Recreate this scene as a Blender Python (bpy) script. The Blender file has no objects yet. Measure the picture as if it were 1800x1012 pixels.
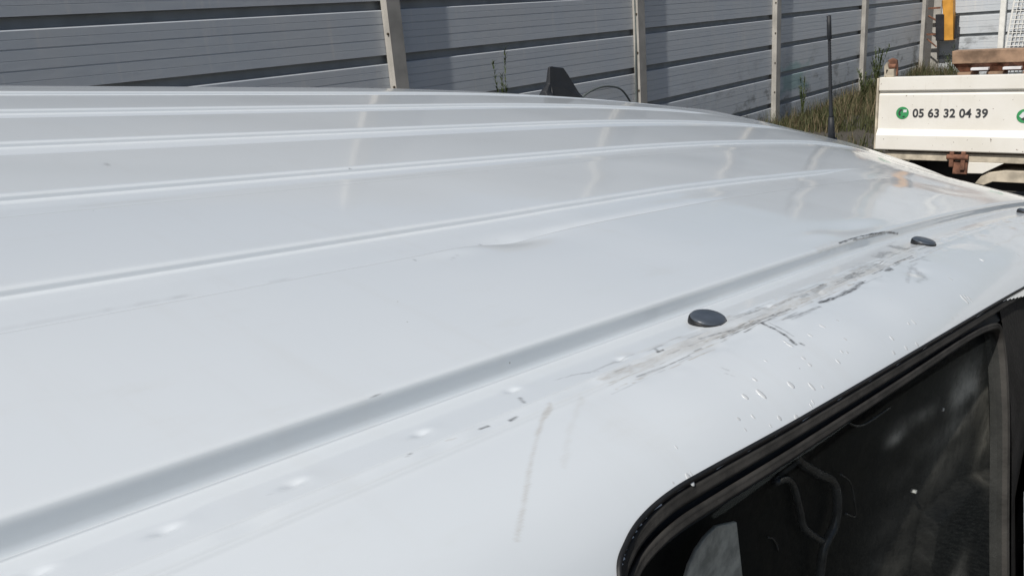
import bpy, bmesh, math, random
import numpy as np
from mathutils import Vector, Matrix

# ------------------------------------------------------------------ camera, world, sun
SC = bpy.context.scene
COL = SC.collection
EYE = Vector((0.0, 0.0, 2.1))
SUN_EL, SUN_AZ = math.radians(48), math.radians(7)          # the sun stands behind and a little to the right
TO_SUN = Vector((-math.cos(SUN_EL)*math.cos(SUN_AZ), -math.cos(SUN_EL)*math.sin(SUN_AZ), math.sin(SUN_EL)))

cam_data = bpy.data.cameras.new('camera')
cam_data.sensor_width = 36.0
cam_data.lens = 29.4
cam_data.clip_start = 0.01
cam_data.clip_end = 2000.0
cam = bpy.data.objects.new('camera', cam_data); COL.objects.link(cam)
right = Vector((0.64749632, -0.7579586, -0.07903967))
view = Vector((0.7102464, 0.63780441, -0.29791876))
upv = right.cross(view)
cam.matrix_world = Matrix((( right.x, upv.x, -view.x, EYE.x), (right.y, upv.y, -view.y, EYE.y), (right.z, upv.z, -view.z, EYE.z), (0, 0, 0, 1)))
SC.camera = cam

world = bpy.data.worlds.new('World'); SC.world = world
world.use_nodes = True
wn = world.node_tree
sky = wn.nodes.new('ShaderNodeTexSky'); sky.sky_type = 'NISHITA'; sky.sun_disc = False
sky.sun_elevation = SUN_EL
sky.sun_rotation = math.atan2(TO_SUN.x, TO_SUN.y)
sky.air_density = 1.0; sky.dust_density = 2.2; sky.ozone_density = 1.0
bg = wn.nodes['Background']; bg.inputs['Strength'].default_value = 0.055
wn.links.new(sky.outputs['Color'], bg.inputs['Color'])

sun_data = bpy.data.lights.new('sun', 'SUN'); sun_data.energy = 4.0; sun_data.angle = math.radians(0.6); sun_data.color = (1.0, 0.955, 0.89)
sun = bpy.data.objects.new('sun', sun_data); COL.objects.link(sun)
sun.rotation_euler = TO_SUN.to_track_quat('Z', 'Y').to_euler()
sun.location = (0, 0, 30)
SC.view_settings.view_transform = 'Standard'; SC.view_settings.look = 'None'
SC.view_settings.exposure = 0.0; SC.view_settings.gamma = 1.0

# ------------------------------------------------------------------ helpers
rnd = random.Random(11)
def tag(o, label=None, cat=None, group=None, kind=None):
    if label: o['label'] = label
    if cat: o['category'] = cat
    if group: o['group'] = group
    if kind: o['kind'] = kind
    return o
def empty(name, loc=(0, 0, 0), rot=None):
    o = bpy.data.objects.new(name, None); COL.objects.link(o); o.location = loc
    if rot is not None: o.rotation_euler = rot
    o.empty_display_size = 0.2
    return o
def link_mesh(name, me, mat, parent=None, smooth_shade=False):
    o = bpy.data.objects.new(name, me); COL.objects.link(o)
    if mat is not None: me.materials.append(mat)
    if parent is not None: o.parent = parent
    if smooth_shade: me.polygons.foreach_set('use_smooth', [True]*len(me.polygons))
    return o
class MB:
    """collects simple shapes into one mesh"""
    def __init__(s): s.v = []; s.f = []
    def add(s, vs, fs):
        b = len(s.v); s.v += [tuple(p) for p in vs]; s.f += [tuple(b+i for i in f) for f in fs]; return s
    def box(s, x0, x1, y0, y1, z0, z1):
        return s.add([(x0,y0,z0),(x1,y0,z0),(x1,y1,z0),(x0,y1,z0),(x0,y0,z1),(x1,y0,z1),(x1,y1,z1),(x0,y1,z1)],
                     [(0,3,2,1),(4,5,6,7),(0,1,5,4),(1,2,6,5),(2,3,7,6),(3,0,4,7)])
    def hexa(s, a, b):
        """two quads a and b (4 points each) joined to a solid"""
        return s.add(list(a)+list(b), [(3,2,1,0),(4,5,6,7),(0,1,5,4),(1,2,6,5),(2,3,7,6),(3,0,4,7)])
    def prism(s, poly, axis, a, b):
        """poly of 2-D points extruded along axis 0/1/2 from a to b"""
        def P(p, h):
            q = list(p); q.insert(axis, h); return q
        n = len(poly)
        return s.add([P(p, a) for p in poly]+[P(p, b) for p in poly],
                     [tuple(range(n))[::-1], tuple(range(n, 2*n))]+[(i, (i+1) % n, n+(i+1) % n, n+i) for i in range(n)])
    def cyl(s, p, q, r, n=14, r2=None):
        p, q = Vector(p), Vector(q); d = (q-p).normalized()
        a = d.orthogonal().normalized(); b = d.cross(a); r2 = r if r2 is None else r2
        vs = [p+(a*math.cos(2*math.pi*i/n)+b*math.sin(2*math.pi*i/n))*r for i in range(n)]+[q+(a*math.cos(2*math.pi*i/n)+b*math.sin(2*math.pi*i/n))*r2 for i in range(n)]
        return s.add(vs, [tuple(range(n))[::-1], tuple(range(n, 2*n))]+[(i, (i+1) % n, n+(i+1) % n, n+i) for i in range(n)])
    def tube(s, pts, r, n=8):
        pts = [Vector(p) for p in pts]; m = len(pts); vs = []; a = None
        for i, p in enumerate(pts):
            d = (pts[min(i+1, m-1)]-pts[max(i-1, 0)]).normalized()
            a = d.orthogonal().normalized() if a is None else (a-d*a.dot(d)).normalized()
            b = d.cross(a); rr = r[i] if isinstance(r, (list, tuple)) else r
            vs += [p+(a*math.cos(2*math.pi*k/n)+b*math.sin(2*math.pi*k/n))*rr for k in range(n)]
        fs = [tuple(range(n))[::-1], tuple(range((m-1)*n, m*n))]
        for i in range(m-1):
            fs += [(i*n+k, i*n+(k+1) % n, (i+1)*n+(k+1) % n, (i+1)*n+k) for k in range(n)]
        return s.add(vs, fs)
    def build(s, name, mat, parent=None, bevel=0.0, smooth_shade=False, seg=2):
        me = bpy.data.meshes.new(name); me.from_pydata(s.v, [], s.f); me.validate()
        bm = bmesh.new(); bm.from_mesh(me); bmesh.ops.recalc_face_normals(bm, faces=bm.faces); bm.to_mesh(me); bm.free()
        o = link_mesh(name, me, mat, parent, smooth_shade)
        if bevel:
            md = o.modifiers.new('bevel', 'BEVEL'); md.width = bevel; md.segments = seg; md.limit_method = 'ANGLE'; md.angle_limit = math.radians(35)
        return o
def spline(pts, n):
    """Catmull-Rom through 3-D points"""
    P = [Vector(p) for p in pts]; P = [P[0]*2-P[1]]+P+[P[-1]*2-P[-2]]; out = []
    for i in range(1, len(P)-2):
        for k in range(n):
            t = k/n; a, b, c, d = P[i-1], P[i], P[i+1], P[i+2]
            out.append(0.5*((2*b)+(c-a)*t+(2*a-5*b+4*c-d)*t*t+(3*b-a-3*c+d)*t**3))
    return out+[P[-2]]

# ------------------------------------------------------------------ node helpers and materials
class NT:
    def __init__(s, name):
        s.m = bpy.data.materials.new(name); s.m.use_nodes = True; s.t = s.m.node_tree
        s.b = s.t.nodes['Principled BSDF']; s.out = s.t.nodes['Material Output']
    def n(s, typ, **kw):
        o = s.t.nodes.new(typ)
        for k, v in kw.items(): setattr(o, k, v)
        return o
    def l(s, a, b): s.t.links.new(a, b)
    def set(s, sock, v):
        if hasattr(v, 'links') or isinstance(v, bpy.types.NodeSocket): s.l(v, sock)
        else: sock.default_value = v
    def math(s, op, a, b=0.0, c=None, clamp=False):
        o = s.n('ShaderNodeMath', operation=op, use_clamp=clamp)
        s.set(o.inputs[0], a); s.set(o.inputs[1], b)
        if c is not None: s.set(o.inputs[2], c)
        return o.outputs[0]
    def ramp(s, v, lo, hi, a=0.0, b=1.0):
        o = s.n('ShaderNodeMapRange'); o.interpolation_type = 'SMOOTHSTEP'
        s.set(o.inputs['Value'], v)
        for k, q in (('From Min', lo), ('From Max', hi), ('To Min', a), ('To Max', b)): o.inputs[k].default_value = q
        return o.outputs[0]
    def mix(s, f, a, b):
        o = s.n('ShaderNodeMix', data_type='RGBA'); s.set(o.inputs[0], f)
        s.set(o.inputs[6], a if not isinstance(a, tuple) else (*a[:3], 1)); s.set(o.inputs[7], b if not isinstance(b, tuple) else (*b[:3], 1))
        return o.outputs[2]
    def pos(s): return s.n('ShaderNodeNewGeometry').outputs['Position']
    def obj(s): return s.n('ShaderNodeTexCoord').outputs['Object']
    def scale(s, v, sc):
        o = s.n('ShaderNodeMapping'); s.l(v, o.inputs['Vector']); o.inputs['Scale'].default_value = sc; return o.outputs[0]
    def noise(s, v, scale, detail=4.0, rough=0.55, dist=0.0):
        o = s.n('ShaderNodeTexNoise'); s.l(v, o.inputs['Vector'])
        o.inputs['Scale'].default_value = scale; o.inputs['Detail'].default_value = detail; o.inputs['Roughness'].default_value = rough; o.inputs['Distortion'].default_value = dist
        return o.outputs['Fac']
    def bump(s, h, strength, dist=0.01):
        o = s.n('ShaderNodeBump'); s.set(o.inputs['Height'], h); o.inputs['Strength'].default_value = strength; o.inputs['Distance'].default_value = dist
        s.l(o.outputs[0], s.b.inputs['Normal']); return o.outputs[0]
    def attr(s, name): return s.n('ShaderNodeAttribute', attribute_name=name).outputs['Fac']
    def P(s, **kw):
        names = dict(color='Base Color', rough='Roughness', metal='Metallic', spec='Specular IOR Level', coat='Coat Weight', coatr='Coat Roughness', trans='Transmission Weight', ior='IOR', alpha='Alpha')
        for k, v in kw.items():
            if isinstance(v, tuple): v = (*v[:3], 1)
            s.set(s.b.inputs[names[k]], v)
        return s
def plain(name, color, rough=0.6, metal=0.0, var=0.25, sc=9.0, bump=0.0, spec=0.5):
    """a surface with a little mottling of its own"""
    t = NT(name); p = t.pos(); f = t.noise(p, sc, 5)
    c = t.mix(t.ramp(f, 0.3, 0.7), tuple(q*(1-var) for q in color), tuple(min(1, q*(1+var*.6)) for q in color))
    t.P(color=c, rough=t.ramp(f, 0.2, 0.8, rough-.08, min(1, rough+.08)), metal=metal, spec=spec)
    if bump: t.bump(t.noise(p, sc*6, 4), bump, 0.004)
    return t.m

def van_paint():
    t = NT('white_paint'); p = t.obj()
    cloud = t.noise(p, 2.2, 3)
    col = t.mix(t.ramp(cloud, 0.3, 0.7), (0.70, 0.755, 0.797), (0.725, 0.775, 0.812))
    dust = t.noise(t.scale(p, (3, 9, 9)), 3.0, 6, 0.65)
    col = t.mix(t.ramp(dust, 0.55, 0.85, 0, 0.16), col, (0.56, 0.55, 0.50))
    sp = t.n('ShaderNodeTexVoronoi'); t.l(p, sp.inputs['Vector']); sp.inputs['Scale'].default_value = 38
    rare = t.math('GREATER_THAN', t.noise(p, 9.0, 2), 0.56)
    col = t.mix(t.math('MULTIPLY', t.math('MULTIPLY', t.ramp(sp.outputs['Distance'], 0.020, 0.034, 1, 0), rare), 0.55), col, (0.18, 0.17, 0.15))
    run = t.noise(t.scale(p, (14, 1.6, 1.6)), 3.0, 5, 0.6)              # dried rain runs across the roof
    col = t.mix(t.ramp(run, 0.52, 0.78, 0, 0.10), col, (0.60, 0.60, 0.57))
    br = t.attr('grime'); dk = t.attr('scrape')
    fine = t.noise(t.scale(p, (120, 900, 900)), 1.0, 4, 0.65)
    col = t.mix(t.math('MULTIPLY', br, t.ramp(fine, 0.3, 0.6, 0.6, 1.0)), col, (0.40, 0.375, 0.33))
    col = t.mix(t.math('MULTIPLY', dk, t.ramp(fine, 0.3, 0.55, 0.55, 1.0)), col, (0.07, 0.072, 0.076))
    wear = t.math('MAXIMUM', br, dk)
    t.P(color=col, rough=0.42, spec=0.25, coat=t.math('SUBTRACT', 0.85, t.math('MULTIPLY', wear, 0.75)), coatr=t.ramp(dust, 0.4, 0.8, 0.06, 0.11))
    t.b.inputs['Coat IOR'].default_value = 1.5
    peel = t.noise(p, 42.0, 2, 0.4); wave = t.noise(t.scale(p, (1, 1.6, 1.6)), 4.5, 2, 0.4)
    h = t.math('ADD', t.math('MULTIPLY', peel, 0.006), t.math('MULTIPLY', wave, 0.08))
    t.bump(h, 0.35, 0.004)
    return t.m
MAT = {}
MAT['paint'] = van_paint()
MAT['rubber'] = plain('black_rubber', (0.016, 0.017, 0.019), 0.55, 0, 0.35, 26, 0.15, 0.35)
MAT['dusty_rubber'] = plain('dusty_rubber', (0.042, 0.040, 0.037), 0.75, 0, 0.4, 30, 0.2, 0.3)
MAT['pillar_rubber'] = plain('pillar_rubber', (0.024, 0.023, 0.022), 0.75, 0, 0.4, 26, 0.2, 0.25)
MAT['dark_gap'] = plain('dark_gap', (0.008, 0.009, 0.011), 0.7, 0, 0.3, 20)
MAT['black_plastic'] = plain('black_plastic', (0.013, 0.015, 0.019), 0.6, 0, 0.25, 30)
MAT['plug'] = plain('plug_plastic', (0.075, 0.09, 0.112), 0.36, 0, 0.25, 60, 0.05)  # bluish base colour carries the sky's reflection on the plug tops
MAT['post'] = plain('post_steel', (0.39, 0.375, 0.345), 0.6, 0.0, 0.22, 3.5, 0.1)
MAT['bolt'] = plain('bolt_steel', (0.10, 0.08, 0.06), 0.6, 0.4, 0.4, 20)
MAT['wood'] = plain('brown_wood', (0.34, 0.23, 0.155), 0.8, 0, 0.5, 6, 0.3)
MAT['rust'] = plain('rusty_steel', (0.20, 0.095, 0.06), 0.85, 0.1, 0.55, 16, 0.3)
MAT['cream_dirty'] = plain('dirty_cream_steel', (0.55, 0.49, 0.39), 0.6, 0, 0.35, 9, 0.1)
MAT['white_plate'] = plain('white_plate', (0.72, 0.74, 0.76), 0.5, 0, 0.12, 10)
MAT['yellow'] = plain('yellow_paint', (0.62, 0.30, 0.045), 0.55, 0, 0.2, 4)
MAT['black_paint'] = plain('black_paint', (0.018, 0.018, 0.022), 0.55, 0, 0.3, 6)
MAT['chassis'] = plain('chassis_black', (0.02, 0.02, 0.021), 0.7, 0, 0.4, 9)
MAT['tyre'] = plain('tyre_rubber', (0.022, 0.022, 0.022), 0.85, 0, 0.3, 12, 0.2)
MAT['rim'] = plain('rim_steel', (0.42, 0.43, 0.44), 0.4, 0.6, 0.2, 12)
MAT['lettering'] = plain('lettering_dark', (0.05, 0.053, 0.058), 0.5, 0, 0.3, 60)
MAT['green_disc'] = plain('sticker_green', (0.045, 0.30, 0.11), 0.45, 0, 0.15, 40)
MAT['clear_lamp'] = plain('lamp_plastic', (0.6, 0.6, 0.62), 0.15, 0, 0.1, 5)
MAT['cable'] = plain('cable_green', (0.10, 0.12, 0.12), 0.6, 0, 0.2, 10)
MAT['pillar_grey'] = plain('grey_trim', (0.74, 0.72, 0.65), 0.7, 0, 0.4, 55, 0.2)
MAT['clip_metal'] = plain('clip_metal', (0.60, 0.60, 0.58), 0.3, 0.7, 0.3, 80)
MAT['hose_dark'] = plain('hose_dark', (0.045, 0.048, 0.052), 0.22, 0, 0.5, 60)
MAT['bracket_cream'] = plain('bracket_cream', (0.62, 0.56, 0.47), 0.6, 0, 0.25, 60)
MAT['drop'] = plain('wet_paint_drop', (0.60, 0.63, 0.65), 0.25, 0, 0.05, 30, 0, 0.35)
MAT['wire_white'] = plain('white_wire', (0.78, 0.78, 0.75), 0.5, 0, 0.1, 8)
def truck_paint():
    t = NT('tipper_paint'); p = t.pos()
    a = t.noise(p, 3.0, 5); b = t.noise(p, 28.0, 4, 0.65); c = t.noise(t.scale(p, (1, 6, 0.7)), 5.0, 5, 0.7)
    col = t.mix(t.ramp(a, 0.35, 0.7), (0.80, 0.785, 0.735), (0.74, 0.72, 0.655))
    col = t.mix(t.ramp(c, 0.58, 0.80, 0, 0.35), col, (0.46, 0.40, 0.31))
    col = t.mix(t.ramp(b, 0.665, 0.72, 0, 0.85), col, (0.16, 0.115, 0.085))
    t.P(color=col, rough=t.ramp(a, 0.3, 0.7, 0.42, 0.6)); t.bump(b, 0.05, 0.003)
    return t.m
MAT['truck'] = truck_paint()
def panel_metal():
    t = NT('barrier_aluminium'); p = t.pos()
    sep = t.n('ShaderNodeSeparateXYZ'); t.l(p, sep.inputs[0]); X, Y, Z = sep.outputs
    r = t.n('ShaderNodeObjectInfo').outputs['Random']
    big = t.noise(t.scale(p, (1, 1, 0.6)), 1.1, 5, 0.6); streak = t.noise(t.scale(p, (5, 5, 0.5)), 2.0, 5, 0.65); grain = t.noise(p, 55, 3)
    col = t.mix(r, (0.525, 0.57, 0.62), (0.57, 0.61, 0.65))
    col = t.mix(t.ramp(big, 0.35, 0.7, 0, 0.55), col, (0.61, 0.625, 0.635))
    col = t.mix(t.ramp(streak, 0.52, 0.78, 0, 0.5), col, (0.70, 0.69, 0.67))
    far = t.ramp(X, 9.5, 15.0)
    low = t.ramp(Z, 1.5, 0.5)
    blot = t.ramp(t.noise(t.scale(p, (1, 1, 1.6)), 1.7, 6, 0.7), 0.50, 0.66)
    col = t.mix(t.math('MULTIPLY', t.math('MULTIPLY', blot, far), t.math('MULTIPLY', low, 0.75)), col, (0.11, 0.115, 0.115))
    # a rubbed-out patch of turquoise spray paint beside the third post
    dx = t.math('ABSOLUTE', t.math('SUBTRACT', X, 15.35)); dz = t.math('ABSOLUTE', t.math('SUBTRACT', Z, 0.78))
    ed = t.math('ADD', t.math('MAXIMUM', t.math('MULTIPLY', dx, 0.36), dz), t.math('MULTIPLY', t.noise(p, 2.6, 5), 0.42))
    col = t.mix(t.ramp(ed, 0.36, 0.50, 0.5, 0.0), col, (0.14, 0.36, 0.34))
    t.P(color=col, rough=t.ramp(grain, 0.3, 0.7, 0.5, 0.66), metal=0.12, spec=0.4)
    t.bump(t.noise(t.scale(p, (2.0, 2.0, 6)), 3.0, 3), 0.12, 0.01)
    return t.m
MAT['panel'] = panel_metal()
MAT['panel_gap'] = plain('dirty_joint', (0.36, 0.385, 0.405), 0.85, 0, 0.12, 5, 0)  # joint dirt, with the shade of the recess put into the colour too
def ground_mat():
    t = NT('yard_gravel'); p = t.pos()
    a = t.noise(p, 0.5, 5); b = t.noise(p, 45, 5, 0.7)
    v = t.n('ShaderNodeTexVoronoi'); t.l(p, v.inputs['Vector']); v.inputs['Scale'].default_value = 38
    col = t.mix(t.ramp(b, 0.3, 0.7), (0.035, 0.033, 0.030), (0.13, 0.12, 0.105))
    col = t.mix(t.ramp(a, 0.4, 0.65, 0, 0.6), col, (0.075, 0.066, 0.05))
    t.P(color=col, rough=0.95); t.bump(v.outputs['Distance'], 0.6, 0.03)
    return t.m
def leaf_mat(name, c1, c2):
    t = NT(name); p = t.pos(); f = t.noise(p, 6, 4)
    t.P(color=t.mix(t.ramp(f, 0.3, 0.7), c1, c2), rough=0.7, spec=0.25)
    return t.m
MAT['ground'] = ground_mat()
MAT['grass'] = leaf_mat('dry_green_grass', (0.038, 0.048, 0.018), (0.090, 0.092, 0.042))
MAT['weed'] = leaf_mat('weed_leaf', (0.05, 0.075, 0.024), (0.12, 0.145, 0.055))
MAT['straw'] = leaf_mat('dry_straw', (0.19, 0.15, 0.09), (0.10, 0.08, 0.045))
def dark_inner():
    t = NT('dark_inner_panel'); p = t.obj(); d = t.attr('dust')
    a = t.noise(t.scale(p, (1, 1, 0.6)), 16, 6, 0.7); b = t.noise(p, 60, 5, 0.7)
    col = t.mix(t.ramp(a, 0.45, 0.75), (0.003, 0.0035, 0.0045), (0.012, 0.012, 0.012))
    col = t.mix(t.math('MULTIPLY', d, t.ramp(b, 0.25, 0.65, 0.45, 1.0)), col, (0.82, 0.77, 0.68))  # pale tone brightened to make up for weak light inside
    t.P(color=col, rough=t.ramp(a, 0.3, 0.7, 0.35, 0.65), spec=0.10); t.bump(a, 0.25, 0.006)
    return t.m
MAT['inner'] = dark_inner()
def tinted_glass():
    t = NT('tinted_glass'); nt = t.t; nt.nodes.remove(t.b)
    tr = t.n('ShaderNodeBsdfTransparent'); tr.inputs[0].default_value = (0.85, 0.87, 0.87, 1)
    gl = t.n('ShaderNodeBsdfGlossy'); gl.inputs['Roughness'].default_value = 0.03; gl.inputs['Color'].default_value = (0.75, 0.9, 1.0, 1)
    lw = t.n('ShaderNodeLayerWeight'); lw.inputs[0].default_value = 0.5
    fr = t.math('ADD', 0.011, t.math('MULTIPLY', t.math('POWER', lw.outputs['Facing'], 5.0), 0.35))
    mx = t.n('ShaderNodeMixShader'); t.l(fr, mx.inputs[0]); t.l(tr.outputs[0], mx.inputs[1]); t.l(gl.outputs[0], mx.inputs[2])
    t.l(mx.outputs[0], t.out.inputs['Surface'])
    return t.m
MAT['glass'] = tinted_glass()
MAT['dark_glass'] = plain('dark_windscreen', (0.012, 0.014, 0.016), 0.05, 0, 0.1, 5)

# ------------------------------------------------------------------ shape of the van's sheet metal (length unit U)
U = 0.17                      # length unit of the van profile in metres
nrng = np.random.default_rng(3)
LAT = nrng.random((256, 256))
def vnoise(u, v):
    i = np.floor(u).astype(int); j = np.floor(v).astype(int); a = u-i; b = v-j
    a = a*a*(3-2*a); b = b*b*(3-2*b); i %= 256; j %= 256; i1 = (i+1) % 256; j1 = (j+1) % 256
    return (LAT[i, j]*(1-a)+LAT[i1, j]*a)*(1-b)+(LAT[i, j1]*(1-a)+LAT[i1, j1]*a)*b
def smooth(a, b, v):
    t = np.clip((v - a) / (b - a), 0, 1); return t * t * (3 - 2 * t)
def poly_interp(P, step):
    """resample a polyline with a monotone cubic along chord length; step = callable/list of per-segment counts"""
    P = np.array(P, float); out = [P[0]]
    n = len(P); d = np.r_[0, np.cumsum(np.linalg.norm(np.diff(P, axis=0), axis=1))]
    m = np.zeros_like(P)
    sl = np.diff(P, axis=0) / np.diff(d)[:, None]
    m[1:-1] = np.where(sl[1:] * sl[:-1] > 0, 2 * sl[1:] * sl[:-1] / (sl[1:] + sl[:-1] + 1e-12), 0)
    m[0], m[-1] = sl[0], sl[-1]
    for i in range(n - 1):
        h = d[i + 1] - d[i]
        for k in range(1, step[i] + 1):
            t = k / step[i]
            out.append((2*t**3-3*t**2+1)*P[i] + (t**3-2*t**2+t)*h*m[i] + (-2*t**3+3*t**2)*P[i+1] + (t**3-t**2)*h*m[i+1])
    return np.array(out)
def x0_of(y):
    return np.interp(y, [0, 1.99, 3.72, 5.2, 6.7, 8.2, 13], [4.4, 4.6, 5.7, 7.2, 7.9, 8.1, 8.1])
def bend(t, L):
    """parabola that runs on straight after L"""
    t = np.maximum(0, t); e = np.minimum(t, L); return e*e + 2*L*(t-e)
def drop_of(x, y):
    xt = np.minimum(x, 17.6); x0 = x0_of(y)
    c = np.interp(y, [2.0, 4.3, 5.4, 6.5, 7.7, 8.6, 9.5, 10.5], [.0175, .0175, .0165, .013, .0105, .0065, .0022, 0])
    xs = np.interp(y, [2.0, 4.3, 5.4, 6.5, 7.7], [10.9, 11.3, 12.3, 12.9, 13.0])
    return 0.0052*bend(xt-x0, 13.5-x0) + c*bend(xt-xs, 2.4) + 0.004*np.maximum(0, -6-x)**2
SIDE = [(2.106,-1.060),(2.092,-1.060),(2.0,-1.0605),(1.862,-1.062),(1.850,-1.069),(1.800,-1.080),(1.785,-1.089),(1.70,-1.108),(1.60,-1.135),(1.50,-1.173),(1.42,-1.22),(1.32,-1.31),
        (1.25,-1.42),(1.19,-1.65),(1.10,-2.1),(0.98,-3.0),(0.80,-4.4),(0.62,-5.5),(0.55,-7.0),(0.60,-8.5),(0.80,-9.6),(1.2,-10.3)]
SIDE_N = [12,9,20,8,10,6,14,14,14,12,16,14,20,24,24,12,8,8,6,6,4]
ROOF_EDGE = [(2.100,-1.085),(2.115,-1.083),(2.128,-1.076),(2.138,-1.063),(2.144,-1.045),(2.147,-1.020),(2.148,-1.000),(2.153,-0.983),(2.165,-0.9745),(2.20,-0.968)]
RIBS = [(3.755, 9.0, .0), (5.275, 13.2, .28), (6.785, 13.6, 1.0), (8.26, 13.6, 1.0), (9.72, 14.2, .8)]   # y of the far wall, x where the channel fades, fillet breadth
def roof_n(y):
    return np.interp(y, [2.0,3.718,5.205,6.69,8.15,9.62,11.35], [-0.998,-0.742,-0.5205,-0.299,-0.0815,0.098,0.186])
def roof_rows():
    e = poly_interp(ROOF_EDGE, [3,4,5,5,4,4,5,6,5])
    ys = list(np.linspace(2.22, 3.0, 40))
    k = 3.0
    for (yr, _, _) in RIBS:
        a = np.r_[np.linspace(k, yr-.52, 12)[1:], np.linspace(yr-.49, yr-.37, 14), np.linspace(yr-.34, yr-.18, 6), np.linspace(yr-.16, yr-.03, 12), np.linspace(yr-.027, yr+.05, 40), [yr+.07], [yr+.12]]
        ys += list(a); k = yr + .12
    ys += list(np.linspace(k, 11.30, 16)[1:])
    yy = np.array(ys)
    # smooth crown: average the piecewise line over a window
    base = np.mean([roof_n(yy + q) for q in np.linspace(-.35, .35, 15)], axis=0)
    base = np.where(yy < 2.6, roof_n(yy), base)
    far = poly_interp([(yy[-1], base[-1]), (11.42, .170),(11.47,.10),(11.50,.085),(11.75,.06),(12.05,-.06),(12.3,-.4),(12.45,-1.2),(12.7,-3.0),(12.9,-4.8),(12.95,-6.5),(12.9,-8.5),(12.7,-9.6),(12.4,-10.0)], [4,4,3,3,3,3,3,3,3,3,3,3,3])
    return np.vstack([e, np.c_[yy, base], far[1:]])
def front(x, y, n):
    """windscreen and bonnet: everything above the sills sinks towards the nose"""
    hx = 17.3 - 0.035 * (y - 6.7) ** 2
    d = 0.60 * np.maximum(0, x - hx) - 0.48 * np.maximum(0, x - 23.5) + 0.9 * np.maximum(0, x - 29.0)
    fac = np.clip((n + 9.5) / 8.5, 0, 1)
    return d * fac
def rib_wall(v, wide):
    """1 at the channel floor, 0 on the roof: a steep step with a fillet (of the given breadth) at its foot"""
    f = .40*wide + .10*(1-wide)
    return np.mean([np.interp(v+q, [-.17, -.014, -.006, .016, .038], [1, 1-f, (.22 if wide > .6 else .28), .035, 0]) for q in (-.003, -.0015, 0, .0015, .003)], axis=0)
def surf_roof(x, rows):
    X, Yv = np.meshgrid(x, rows[:, 0], indexing='ij'); N = np.broadcast_to(rows[:, 1], X.shape).copy()
    for (yr, xe, wide) in RIBS:
        prof = (smooth(yr-.475, yr-.40, Yv) * rib_wall(Yv-yr, wide))
        fade = 1 - smooth(xe, xe + 1.4, X)
        N -= (0.036+.022*wide) * prof * fade
    N -= drop_of(X, Yv) + front(X, Yv, N)
    # dent and buckle where the second crease was hit, wavy metal round it
    u = X - 3.62; v = Yv - 3.30
    N -= 0.024*np.exp(-(u/.28)**2-(v/.11)**2) + .006*np.exp(-(u/.55)**2-((v+.12)/.22)**2)
    N += 0.009*np.exp(-((u+.42)/.28)**2-((v+.03)/.07)**2)
    strip = smooth(3.75, 4.1, X)*(1-smooth(5.2, 6.6, X))              # pressed-in lip of the channel beyond the dent
    N -= 0.021*strip*np.exp(-((Yv-3.36-.012*(X-4))/.045)**2)
    soft = smooth(3.2, 4.6, X)*(1-smooth(9.5, 11.5, X))*smooth(2.3, 2.6, Yv)*(1-smooth(4.6, 5.1, Yv))
    N += 0.016*soft*(vnoise(X*.85+5, Yv*1.1+2)-.5) + .002*soft*(vnoise(X*2.6, Yv*3.1+8)-.5)
    N -= 0.016*np.exp(-((X-6.35)/.35)**2-((Yv-2.30)/.09)**2) - .006*np.exp(-((X-5.75)/.25)**2-((Yv-2.33)/.07)**2)
    return X, Yv, N
def surf_side(x, rows):
    X, Yv = np.meshgrid(x, rows[:, 0], indexing='ij'); N = np.broadcast_to(rows[:, 1], X.shape).copy()
    N -= drop_of(X, Yv) + front(X, Yv, N)
    return X, Yv, N

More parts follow.
